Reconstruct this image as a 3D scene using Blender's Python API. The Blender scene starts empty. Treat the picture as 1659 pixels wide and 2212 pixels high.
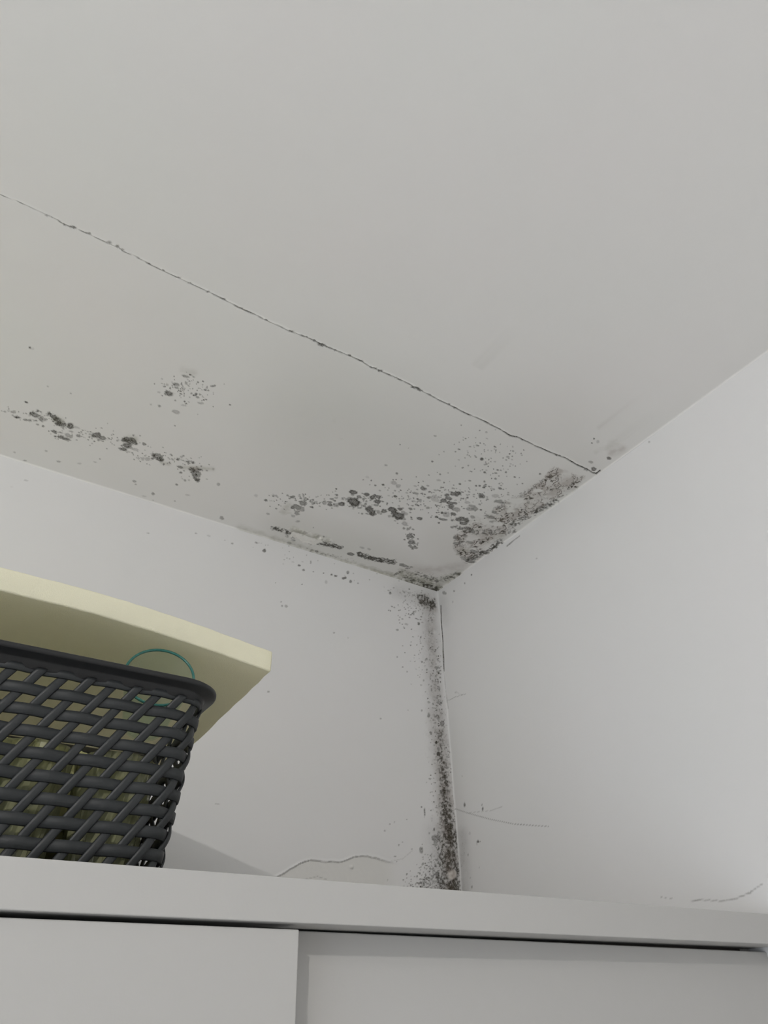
import bpy, math, random
import numpy as np
from mathutils import Matrix, Vector

S = bpy.context.scene
COL = S.collection
rng = random.Random(7)

# ------------------------------------------------------------------ camera
# camera stands at the origin; ceiling 0.9 m above it, floor 1.9 m below it
RC = np.array([[0.84000332, -0.54194465, -0.02627593],
               [0.30016716, 0.50450385, -0.80955268],
               [0.45198905, 0.67213977, 0.58645889]])      # rows: right, down, forward
FPX, CX, CY = 1541.383, 829.5, 1106.0
cam_d = bpy.data.cameras.new('camera')
cam_d.sensor_fit = 'VERTICAL'; cam_d.sensor_height = 36.0; cam_d.sensor_width = 27.0
cam_d.lens = 36.0 * FPX / 2212.0
cam_d.clip_start = 0.02
cam = bpy.data.objects.new('camera', cam_d); COL.objects.link(cam)
r, d, f = RC
cam.matrix_world = Matrix(((r[0], -d[0], -f[0], 0), (r[1], -d[1], -f[1], 0), (r[2], -d[2], -f[2], 0), (0, 0, 0, 1)))
S.camera = cam

# ------------------------------------------------------------------ light and exposure
S.view_settings.view_transform = 'Standard'
S.view_settings.look = 'None'
S.view_settings.gamma = 1.0
S.view_settings.use_curve_mapping = False
S.view_settings.exposure = 0.0
S.cycles.max_bounces = 10
S.cycles.diffuse_bounces = 8
S.cycles.transparent_max_bounces = 12
S.cycles.caustics_reflective = False
S.cycles.caustics_refractive = False
W = bpy.data.worlds.new('world'); S.world = W; W.use_nodes = True
W.node_tree.nodes['Background'].inputs[0].default_value = (0.8, 0.85, 1.0, 1)
W.node_tree.nodes['Background'].inputs[1].default_value = 0.3

LAMP = (-0.80, -0.62, 0.765)
ld = bpy.data.lights.new('bulb_light', 'POINT'); ld.energy = 25.5; ld.shadow_soft_size = 0.016
ld.color = (1.0, 0.965, 0.925)
lo = bpy.data.objects.new('bulb_light', ld); COL.objects.link(lo); lo.location = LAMP
# cool fill light added at the left wall to brighten ceiling and walls
wd = bpy.data.lights.new('fill_light', 'AREA'); wd.shape = 'RECTANGLE'; wd.size = 1.2; wd.size_y = 1.3
wd.energy = 14.0; wd.color = (0.83, 0.91, 1.0)
wo = bpy.data.objects.new('fill_light', wd); COL.objects.link(wo)
wo.location = (-1.57, -0.45, -0.35)
wo.rotation_euler = (0, math.radians(-90), 0)

# ------------------------------------------------------------------ room dimensions
X0, Y0, ZC = 0.996, 1.249, 0.900
XL, YB, ZF = -1.6, -2.2, -1.9
ZTOP, YF = 0.105, 0.600          # wardrobe top and front

# ------------------------------------------------------------------ materials
def new_mat(name):
    m = bpy.data.materials.new(name); m.use_nodes = True
    return m, m.node_tree.nodes, m.node_tree.links, m.node_tree.nodes['Principled BSDF']

def simple(name, col, rough=0.5, noise=0.0, scale=40, bump=0.0, bscale=200, **kw):
    m, N, L, B = new_mat(name)
    B.inputs['Base Color'].default_value = (*col, 1); B.inputs['Roughness'].default_value = rough
    for k, v in kw.items(): B.inputs[k.replace('_', ' ')].default_value = v
    tc = N.new('ShaderNodeTexCoord')
    if noise:
        n = N.new('ShaderNodeTexNoise'); n.inputs['Scale'].default_value = scale; n.inputs['Detail'].default_value = 4
        L.new(tc.outputs['Object'], n.inputs['Vector'])
        mx = N.new('ShaderNodeMix'); mx.data_type = 'RGBA'
        mx.inputs[6].default_value = (*[c * (1 - noise) for c in col], 1)
        mx.inputs[7].default_value = (*[min(1, c * (1 + noise)) for c in col], 1)
        L.new(n.outputs['Fac'], mx.inputs[0]); L.new(mx.outputs[2], B.inputs['Base Color'])
    if bump:
        n2 = N.new('ShaderNodeTexNoise'); n2.inputs['Scale'].default_value = bscale; n2.inputs['Detail'].default_value = 3
        L.new(tc.outputs['Object'], n2.inputs['Vector'])
        b = N.new('ShaderNodeBump'); b.inputs['Strength'].default_value = bump; b.inputs['Distance'].default_value = 0.001
        L.new(n2.outputs['Fac'], b.inputs['Height']); L.new(b.outputs['Normal'], B.inputs['Normal'])
    return m

def plaster(name, col, tint=0.03):
    """painted plaster; attribute stain = (dark mould, olive damp, brown damp, bare plaster)"""
    m, N, L, B = new_mat(name)
    B.inputs['Roughness'].default_value = 0.75
    B.inputs['Specular IOR Level'].default_value = 0.25
    tc = N.new('ShaderNodeTexCoord')
    n = N.new('ShaderNodeTexNoise'); n.inputs['Scale'].default_value = 3.2; n.inputs['Detail'].default_value = 2
    L.new(tc.outputs['Object'], n.inputs['Vector'])
    base = N.new('ShaderNodeMix'); base.data_type = 'RGBA'
    base.inputs[6].default_value = (col[0] * (1 + tint * .4), col[1] * (1 - tint * .2), col[2] * (1 - tint * .1), 1)
    base.inputs[7].default_value = (col[0] * (1 - tint * .5), col[1] * (1 + tint * .2), col[2] * (1 - tint * .3), 1)
    L.new(n.outputs['Fac'], base.inputs[0])
    a = N.new('ShaderNodeAttribute'); a.attribute_name = 'stain'; a.attribute_type = 'GEOMETRY'
    sp = N.new('ShaderNodeSeparateColor'); L.new(a.outputs['Color'], sp.inputs[0])
    cur = base.outputs[2]
    def layer(fac, c):
        nonlocal cur
        mx = N.new('ShaderNodeMix'); mx.data_type = 'RGBA'
        L.new(fac, mx.inputs[0]); L.new(cur, mx.inputs[6]); mx.inputs[7].default_value = (*c, 1)
        cur = mx.outputs[2]
    layer(a.outputs['Alpha'], (0.90, 0.885, 0.85))
    layer(sp.outputs[1], (0.22, 0.215, 0.125))
    layer(sp.outputs[2], (0.26, 0.205, 0.17))
    # fine speckle breaks up the mould below the size of the mesh
    fn = N.new('ShaderNodeTexNoise'); fn.inputs['Scale'].default_value = 520; fn.inputs['Detail'].default_value = 2
    L.new(tc.outputs['Object'], fn.inputs['Vector'])
    mr = N.new('ShaderNodeMapRange'); mr.inputs[1].default_value = 0.3; mr.inputs[2].default_value = 0.65
    mr.inputs[3].default_value = 0.70; mr.inputs[4].default_value = 1.18
    L.new(fn.outputs['Fac'], mr.inputs[0])
    mu = N.new('ShaderNodeMath'); mu.operation = 'MULTIPLY'; mu.use_clamp = True
    L.new(sp.outputs[0], mu.inputs[0]); L.new(mr.outputs[0], mu.inputs[1])
    layer(mu.outputs[0], (0.042, 0.037, 0.026))
    L.new(cur, B.inputs['Base Color'])
    b1 = N.new('ShaderNodeTexNoise'); b1.inputs['Scale'].default_value = 90; b1.inputs['Detail'].default_value = 5
    L.new(tc.outputs['Object'], b1.inputs['Vector'])
    bp = N.new('ShaderNodeBump'); bp.inputs['Strength'].default_value = 0.25; bp.inputs['Distance'].default_value = 0.0006
    L.new(b1.outputs['Fac'], bp.inputs['Height']); L.new(bp.outputs['Normal'], B.inputs['Normal'])
    return m

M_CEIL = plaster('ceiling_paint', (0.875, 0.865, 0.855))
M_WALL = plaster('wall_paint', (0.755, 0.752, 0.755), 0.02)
M_WALLP = simple('plain_wall_paint', (0.78, 0.78, 0.77), 0.8, 0.02, 3)
M_FLOOR = simple('floor_laminate', (0.66, 0.63, 0.60), 0.5, 0.15, 6)
M_LAM = simple('white_laminate', (0.455, 0.451, 0.438), 0.42, 0.008, 60, 0.05, 400)
M_DARK = simple('wardrobe_inside', (0.10, 0.09, 0.08), 0.9, 0.1, 20)
M_PLAS = simple('charcoal_plastic', (0.016, 0.0185, 0.020), 0.52, 0.08, 30, 0.15, 300)
M_RIM = simple('shaded_rim_plastic', (0.010, 0.0105, 0.0115), 0.42, 0.05, 30, 0.1, 300)  # same charcoal, darkened to put the lip's underside shade into the colour
M_FOAM = simple('yellow_foam', (0.87, 0.85, 0.69), 0.95, 0.03, 60, 0.6, 900)
_n = M_FOAM.node_tree.nodes; _l = M_FOAM.node_tree.links
_t = _n.new('ShaderNodeBsdfTranslucent'); _t.inputs[0].default_value = (0.90, 0.86, 0.62, 1)
_m = _n.new('ShaderNodeMixShader'); _m.inputs[0].default_value = 0.30
_l.new(_n['Principled BSDF'].outputs[0], _m.inputs[1]); _l.new(_t.outputs[0], _m.inputs[2])
_l.new(_m.outputs[0], _n['Material Output'].inputs['Surface'])
M_CARD = simple('brown_cardboard', (0.42, 0.30, 0.19), 0.9, 0.08, 20, 0.2, 200)
M_WRAP = simple('olive_cellophane', (0.50, 0.49, 0.24), 0.25, 0.3, 60, 0.5, 120, Transmission_Weight=0.1, IOR=1.4)
M_GLASSO = simple('olive_cut_glass', (0.60, 0.61, 0.36), 0.08, 0.2, 50, 0, 0, Transmission_Weight=0.55, IOR=1.35)
M_BLACKP = simple('socket_plastic', (0.75, 0.75, 0.74), 0.4, 0.02)

def glass_mat(name, col, fac=0.82):
    m, N, L, B = new_mat(name)
    B.inputs['Base Color'].default_value = (*col, 1); B.inputs['Roughness'].default_value = 0.05
    t = N.new('ShaderNodeBsdfTransparent'); t.inputs[0].default_value = (0.93, 0.965, 0.94, 1)
    mx = N.new('ShaderNodeMixShader'); mx.inputs[0].default_value = 1 - fac
    L.new(t.outputs[0], mx.inputs[1]); L.new(B.outputs[0], mx.inputs[2])
    L.new(mx.outputs[0], N['Material Output'].inputs['Surface'])
    return m
M_GLASS = glass_mat('clear_green_glass', (0.60, 0.66, 0.60), 0.95)
M_GRIM = glass_mat('teal_glass_edge', (0.03, 0.17, 0.15), 0.25)

# ------------------------------------------------------------------ mesh helpers
def link(name, me, mat=None, parent=None):
    o = bpy.data.objects.new(name, me); COL.objects.link(o)
    if mat: me.materials.append(mat)
    if parent: o.parent = parent
    return o

def mesh(name, verts, faces, mat=None, parent=None, smooth=False):
    me = bpy.data.meshes.new(name); me.from_pydata([tuple(v) for v in verts], [], faces); me.update()
    if smooth:
        for p in me.polygons: p.use_smooth = True
    return link(name, me, mat, parent)

def empty(name, loc=(0, 0, 0), label=None, cat=None, group=None):
    o = bpy.data.objects.new(name, None); COL.objects.link(o); o.location = loc; o.empty_display_size = 0.05
    if label: o['label'] = label
    if cat: o['category'] = cat
    if group: o['group'] = group
    return o

def box(name, lo, hi, mat, parent=None, bevel=0.0, origin=(0, 0, 0)):
    (a, b, c), (A, B, C) = lo, hi
    v = [(a, b, c), (A, b, c), (A, B, c), (a, B, c), (a, b, C), (A, b, C), (A, B, C), (a, B, C)]
    v = [(p[0] - origin[0], p[1] - origin[1], p[2] - origin[2]) for p in v]
    fc = [(0, 3, 2, 1), (4, 5, 6, 7), (0, 1, 5, 4), (1, 2, 6, 5), (2, 3, 7, 6), (3, 0, 4, 7)]
    o = mesh(name, v, fc, mat, parent)
    if bevel:
        m = o.modifiers.new('bevel', 'BEVEL'); m.width = bevel; m.segments = 3; m.limit_method = 'ANGLE'
    return o

# ------------------------------------------------------------------ mouldy surfaces
def proj(P):
    q = P @ RC.T
    return FPX * q[:, 0] / q[:, 2] + CX, FPX * q[:, 1] / q[:, 2] + CY

def hsh(i, j, s):
    n = (i.astype(np.int64) * 374761393 + j.astype(np.int64) * 668265263 + s * 1442695041) & 0xFFFFFFFF
    n = ((n ^ (n >> 13)) * 1274126177) & 0xFFFFFFFF
    return ((n ^ (n >> 16)) & 0xFFFF) / 65535.0

def vnoise(x, y, s=0):
    i = np.floor(x); j = np.floor(y); fx = x - i; fy = y - j
    fx = fx * fx * (3 - 2 * fx); fy = fy * fy * (3 - 2 * fy)
    a, b, c, e = hsh(i, j, s), hsh(i + 1, j, s), hsh(i, j + 1, s), hsh(i + 1, j + 1, s)
    return (a * (1 - fx) + b * fx) * (1 - fy) + (c * (1 - fx) + e * fx) * fy

def sstep(a, b, x):
    t = np.clip((x - a) / (b - a), 0, 1); return t * t * (3 - 2 * t)

class Surf:
    """a plane of the room as a fine grid; stains and relief are laid on at their real places"""
    def __init__(s, us, vs, to3, nrm):
        s.us, s.vs = np.array(us), np.array(vs)
        A, B = np.meshgrid(s.us, s.vs, indexing='ij'); s.a, s.b = A.ravel(), B.ravel()
        s.P = to3(s.a, s.b); s.n = np.array(nrm, float)
        s.U, s.V = proj(s.P)
        q = s.P @ RC.T
        bad = (q[:, 2] < 0.05); s.U[bad] = -9999; s.V[bad] = -9999
        n = len(s.a)
        s.dark = np.zeros(n); s.olive = np.zeros(n); s.brown = np.zeros(n); s.bare = np.zeros(n); s.h = np.zeros(n)
        s.n1 = 0.6 * vnoise(s.a * 260, s.b * 260, 1) + 0.4 * vnoise(s.a * 620, s.b * 620, 2)      # fine
        s.n2 = 0.6 * vnoise(s.a * 90, s.b * 90, 3) + 0.4 * vnoise(s.a * 210, s.b * 210, 4)        # coarse
    def _near(s, x, y, rx, ry):
        return np.nonzero((np.abs(s.U - x) < rx) & (np.abs(s.V - y) < ry))[0]
    def spot(s, x, y, rx, ry, dk, lay='dark'):
        rx *= 1.07; ry *= 1.07; R = max(rx, ry)
        k = s._near(x, y, R * 1.8 + 3, R * 1.8 + 3)
        if not len(k): return
        th = 0.2 if rx > ry else 0.0
        dx, dy = s.U[k] - x, s.V[k] - y
        dx, dy = dx * math.cos(th) + dy * math.sin(th), -dx * math.sin(th) + dy * math.cos(th)
        e = np.sqrt((dx / max(rx, 1.3)) ** 2 + (dy / max(ry, 1.2)) ** 2) + (s.n2[k] - 0.5) * (1.1 if R > 4 else 0.3) + (s.n1[k] - 0.5) * (0.7 if R > 3 else 0.2)
        v = dk * sstep(1.25, 0.7, e)
        if R > 5 and lay == 'dark':
            v *= 1 - 0.22 * sstep(0.75, 0.2, e) * (0.4 + s.n1[k])
            v *= 0.78 + 0.42 * s.n1[k]
        arr = getattr(s, lay); arr[k] = np.maximum(arr[k], v)
    def _poly(s, pts, w, pad=2.2):
        xs = [p[0] for p in pts]; ys = [p[1] for p in pts]
        k = np.nonzero((s.U > min(xs) - w * pad) & (s.U < max(xs) + w * pad) & (s.V > min(ys) - w * pad) & (s.V < max(ys) + w * pad))[0]
        D = np.full(len(k), 1e9); T = np.zeros(len(k)); tot = 0; SG = np.zeros(len(k))
        for (x1, y1), (x2, y2) in zip(pts, pts[1:]):
            l = math.hypot(x2 - x1, y2 - y1) or 1e-6
            px, py = s.U[k] - x1, s.V[k] - y1
            t = np.clip((px * (x2 - x1) + py * (y2 - y1)) / l / l, 0, 1)
            ex, ey = px - t * (x2 - x1), py - t * (y2 - y1)
            dd = np.hypot(ex, ey); cr = (x2 - x1) * py - (y2 - y1) * px
            m = dd < D
            D[m] = dd[m]; T[m] = (tot + t * l)[m]; SG[m] = np.sign(cr)[m]; tot += l
        return k, D, T / max(tot, 1e-6), SG
    def stroke(s, pts, w, den, lay='dark', speck=True, dens_end=None):
        k, D, T, _ = s._poly(pts, w)
        if not len(k): return
        e = D / w + (s.n2[k] - 0.5) * 0.9
        g = sstep(1.35, 0.25, e)
        if dens_end is not None: g = g * (den + (dens_end - den) * T)
        else: g = g * den
        if speck:
            nn = s.n1[k] * 0.65 + s.n2[k] * 0.35
            v = sstep(0.68 - 0.5 * g, 0.98 - 0.45 * g, nn) * np.clip(g * 1.2 + 0.1, 0, 0.92) * (g > 0.02)
        else:
            g = np.exp(-(D / w) ** 2 * 1.3); g = g * (den if dens_end is None else den + (dens_end - den) * T); v = g * (0.35 + 1.1 * s.n2[k] + .25 * (s.n1[k] - .5))
        arr = getattr(s, lay); arr[k] = np.maximum(arr[k], v)
    def line(s, pts, w, val, lay='dark', rough=0.5):
        k, D, T, _ = s._poly(pts, max(w * 2, 3))
        if not len(k): return
        v = val * sstep(1.5, 0.5, D / w) * (1 - rough + rough * 2 * np.clip(s.n1[k], 0, 1)).clip(0, 1.2)
        arr = getattr(s, lay); arr[k] = np.maximum(arr[k], v)
    def network(s, poly, den, scale=95, lay='dark'):
        """blotches outlined by thin dark veins inside a polygon"""
        px = np.array([p[0] for p in poly]); py = np.array([p[1] for p in poly])
        k = np.nonzero((s.U > px.min() - 20) & (s.U < px.max() + 20) & (s.V > py.min() - 20) & (s.V < py.max() + 20))[0]
        if not len(k): return
        U, V = s.U[k], s.V[k]
        inside = np.zeros(len(k), bool); D = np.full(len(k), 1e9)
        for i in range(len(poly)):
            x1, y1 = poly[i]; x2, y2 = poly[(i + 1) % len(poly)]
            c = ((y1 > V) != (y2 > V)) & (U < (x2 - x1) * (V - y1) / ((y2 - y1) or 1e-9) + x1); inside ^= c
            l = math.hypot(x2 - x1, y2 - y1)
            t = np.clip(((U - x1) * (x2 - x1) + (V - y1) * (y2 - y1)) / l / l, 0, 1)
            D = np.minimum(D, np.hypot(U - x1 - t * (x2 - x1), V - y1 - t * (y2 - y1)))
        g = np.where(inside, 1, 0) * sstep(0, 9, D + (s.n2[k] - 0.5) * 8)
        a, b = s.a[k], s.b[k]
        wob = (s.n2[k] - .5) * 1.1
        f1 = vnoise(a * scale + wob, b * scale + wob, 11) + 0.35 * vnoise(a * scale * 2.7, b * scale * 2.7, 12)
        vein = sstep(0.075, 0.015, np.abs(f1 - 0.55)) + 0.8 * sstep(0.06, 0.012, np.abs(f1 - 0.85))
        den = den * sstep(.22, .56, vnoise(a * 38, b * 38, 14) * .7 + .3 * s.n2[k]) 
        v = g * den * np.clip(vein * (0.55 + 0.8 * s.n1[k]), 0, 1)
        s.dark[k] = np.maximum(s.dark[k], v)
        s.brown[k] = np.maximum(s.brown[k], g * den * (0.20 + 0.28 * sstep(0.45, 0.95, f1) + .5 * vein))
        s.olive[k] = np.maximum(s.olive[k], g * den * 0.20 * s.n2[k])
    def scatter(s, poly_pts, n, rmin, rmax, dmin, dmax, seed, bias=2.5):
        R = random.Random(seed)
        for _ in range(n):
            if len(poly_pts) == 4 and not isinstance(poly_pts[0], tuple):
                x = R.uniform(poly_pts[0], poly_pts[2]); y = R.uniform(poly_pts[1], poly_pts[3])
            else:
                i = R.randrange(len(poly_pts) - 1); t = R.random()
                x = poly_pts[i][0] * (1 - t) + poly_pts[i + 1][0] * t + R.gauss(0, poly_pts[i][2] if len(poly_pts[i]) > 2 else 8)
                y = poly_pts[i][1] * (1 - t) + poly_pts[i + 1][1] * t + R.gauss(0, poly_pts[i][3] if len(poly_pts[i]) > 3 else 6)
            q = R.random() ** bias
            rr = rmin + (rmax - rmin) * q
            s.spot(x, y, rr * R.uniform(1, 1.6), rr * R.uniform(.6, .95), R.uniform(dmin, dmax))
    def build(s, name, mat, flip, parts=()):
        """the whole plane; faces that carry mould or the crack become parts of it"""
        nu, nv = len(s.us), len(s.vs)
        P = s.P + s.n[None, :] * s.h[:, None]
        I, J = np.meshgrid(np.arange(nu - 1), np.arange(nv - 1), indexing='ij')
        q = (I * nv + J).ravel()
        F = np.stack([q, q + nv, q + nv + 1, q + 1], 1)
        if flip: F = F[:, ::-1]
        C = np.stack([s.dark, s.olive, s.brown, s.bare], 1).clip(0, 1)
        owner = np.zeros(len(F), int)
        for pi, (_, fld, thr) in enumerate(parts):
            m = (fld[F].max(1) > thr) & (owner == 0); owner[m] = pi + 1
        root = None
        for pi in range(len(parts) + 1):
            Fi = F[owner == pi]
            if not len(Fi): continue
            used, inv = np.unique(Fi.ravel(), return_inverse=True)
            nm = name if pi == 0 else parts[pi - 1][0]
            me = bpy.data.meshes.new(nm)
            me.vertices.add(len(used)); me.vertices.foreach_set('co', P[used].astype(np.float32).ravel())
            me.loops.add(len(inv)); me.loops.foreach_set('vertex_index', inv.astype(np.int32))
            me.polygons.add(len(Fi)); me.polygons.foreach_set('loop_start', (np.arange(len(Fi)) * 4).astype(np.int32))
            me.polygons.foreach_set('loop_total', np.full(len(Fi), 4, np.int32))
            at = me.attributes.new('stain', 'FLOAT_COLOR', 'POINT')
            at.data.foreach_set('color', C[used].astype(np.float32).ravel())
            me.update(calc_edges=True); me.validate()
            me.polygons.foreach_set('use_smooth', np.ones(len(Fi), bool))
            o = link(nm, me, mat, root)
            if pi == 0: root = o; o['kind'] = 'structure'
            else: o['kind'] = 'stuff'
        return root

def lines(coarse, a, b, st, tail=()):
    n = int(round((b - a) / st)); return list(coarse) + list(np.linspace(a, b, n + 1)) + list(tail)

def z3(ox, oy, s, L):
    """spots read off at a magnified view back to the photograph's frame"""
    return [(ox + x / s, oy + y / s, rx / s, ry / s, dk) for x, y, rx, ry, dk in L]
# ================================================================== ceiling
C = Surf(lines([XL, -1.4, -.9, -.5, -.3], -0.16, X0, 0.0016), lines([YB, -1.8, -1.4, -.8, -.3, 0, .2, .4, .5], 0.60, Y0, 0.0016),
         lambda a, b: np.stack([a, b, np.full(len(a), ZC)], 1), (0, 0, -1))
# main colony, left of the corner
for q in z3(520, 950, 3.318, [
    (818,450,48,32,.95),(810,376,34,13,.92),(848,408,16,10,.75),(905,392,19,11,.85),(945,412,22,13,.9),(985,410,18,11,.88),(727,462,25,13,.92),
    (978,442,22,14,.88),(970,470,18,8,.6),(932,510,32,24,.9),(905,498,15,10,.85),(935,528,22,12,.88),(870,530,8,6,.6),(905,530,16,7,.6),(985,518,14,14,.5),
    (1028,515,21,14,.8),(1005,530,9,6,.5),(960,530,16,8,.65),(1090,500,30,15,.93),(1140,495,17,11,.88),(1133,545,42,27,.93),(1165,520,18,12,.5),(1185,530,13,12,.35),
    (1178,600,28,17,.42),(1215,493,13,7,.65),(1245,495,7,5,.5),(1215,520,8,5,.5),(1285,563,16,8,.85),(1225,568,9,5,.55),(1065,548,10,9,.4),(1105,580,8,4,.5),(1125,598,6,4,.5),
    (1170,635,10,8,.6),(1200,640,12,8,.55),(1210,690,19,14,.8),(1235,698,9,7,.7),(1200,706,11,9,.7),(1222,722,18,8,.6),(1225,738,28,11,.8),(1215,760,15,9,.6),(1240,772,30,8,.7),(1265,750,7,10,.5),
    (685,468,19,16,.42),(650,425,13,6,.65),(640,448,17,6,.75),(640,465,16,10,.85),(665,435,5,4,.6),(668,462,8,7,.7),(600,450,13,12,.42),(540,450,16,12,.38),(510,446,9,6,.5),(685,352,7,5,.85),(740,417,8,6,.42),
    (450,400,6,8,.55),(368,412,13,6,.65),(440,455,26,14,.75),(400,480,30,13,.75),(410,495,11,10,.55),(375,487,12,9,.75),(435,495,20,14,.55),(400,525,18,14,.6),(375,545,18,9,.4),
    (410,585,15,8,.4),(195,530,16,8,.42),(110,400,12,10,.2),(240,400,16,10,.3),(265,412,6,5,.5),(205,400,5,4,.5),(455,435,6,10,.6),
    (1110,405,13,8,.88),(1310,350,19,11,.8),(1345,415,13,8,.7),(1258,385,17,7,.55),(1285,435,13,10,.42),(1095,312,22,13,.35),(1130,332,20,13,.38),(1040,183,10,6,.4),(1118,242,8,5,.65),(1375,157,6,4,.75),
    (1563,70,12,4,.75),(1142,38,4,3,.7),(878,287,5,4,.75),(935,292,6,5,.75),(965,327,7,5,.75),(1022,322,10,7,.85),(925,322,4,3,.5),(1092,286,5,4,.7),(1113,285,5,4,.7),(1050,455,7,5,.65),
    (880,425,9,8,.6),(895,460,9,8,.6),(900,440,7,6,.5),(1060,400,10,5,.25),(1190,380,9,6,.3),(1240,440,16,5,.35),(908,268,12,7,.15),(1350,255,5,4,.5),(1430,248,6,4,.5),
    (790,820,24,8,.85),(1060,880,18,10,.65),(1170,903,28,10,.7),(1225,912,10,5,.5),(870,775,14,6,.3),(920,785,12,7,.3),(350,740,14,8,.4),(520,630,4,4,.5),(545,800,12,7,.6),(595,695,6,5,.6)]):
    C.spot(*q)
# colonies towards the right hand wall
for q in z3(850, 850, 2.765, [
    (380,597,22,11,.92),(355,600,20,10,.85),(320,605,16,10,.8),(330,625,18,9,.8),(300,640,20,10,.85),(335,655,24,10,.85),(370,655,15,8,.85),(340,672,22,13,.85),(370,692,20,12,.5),(290,712,9,7,.85),(318,720,17,14,.38),(355,718,15,10,.88),
    (258,737,10,6,.85),(295,752,25,6,.75),(350,757,8,5,.7),(390,755,18,10,.85),(415,750,22,12,.9),(435,760,18,14,.88),(415,775,26,10,.85),(365,795,15,6,.75),(350,800,10,6,.6),(440,805,26,7,.8),(470,815,12,6,.7),
    (178,568,14,10,.8),(135,597,15,7,.55),(158,638,11,7,.42),(207,622,10,6,.65),(205,682,13,8,.55),(250,628,26,18,.28),(525,615,22,13,.78),(525,615,10,6,.9),(470,672,20,8,.55),(485,690,22,9,.6),(450,690,16,7,.5),(515,662,8,5,.5),
    (610,612,20,9,.32),(635,568,11,8,.75),(560,632,9,5,.5),(600,708,14,8,.75),(475,737,15,8,.55),(630,648,25,8,.65),(640,640,12,6,.5),(580,738,30,12,.65),(600,770,22,9,.5),(156,747,14,7,.85),(100,690,11,5,.55),(440,650,14,8,.3),
    (527,392,9,8,.85),(710,376,5,4,.75),(680,380,12,6,.45),(392,335,9,4,.65),(518,297,4,4,.75),(545,472,7,6,.75),(672,472,6,5,.75),(232,407,6,5,.75),(278,483,6,4,.65),(20,478,9,6,.6),(397,541,7,5,.75),(515,552,7,5,.75),
    (457,522,9,5,.55),(212,488,5,4,.6),(490,265,4,3,.6),(555,232,7,5,.4),(610,322,6,4,.4),(248,254,8,4,.55),(40,306,4,3,.7),(90,328,3,3,.3),(272,366,3,3,.5),(875,480,7,5,.75),(1195,450,13,9,.85),(1287,384,11,8,.78),(1197,270,5,5,.75),(1185,295,5,4,.75),
    (1220,288,9,9,.28),(1178,410,11,6,.42),(770,538,5,4,.6),(585,570,14,5,.3),(270,518,12,6,.3),(370,435,4,3,.4),(770,370,4,3,.3),(605,408,8,5,.3),
    (380,895,20,10,.6),(370,860,12,8,.6),(395,870,14,7,.5),(450,888,26,8,.55),(425,850,14,8,.5),(545,950,14,8,.9),(480,945,26,8,.7),(450,1000,34,8,.7),(470,985,26,8,.6),(420,985,16,7,.5)]):
    C.spot(*q)
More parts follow.
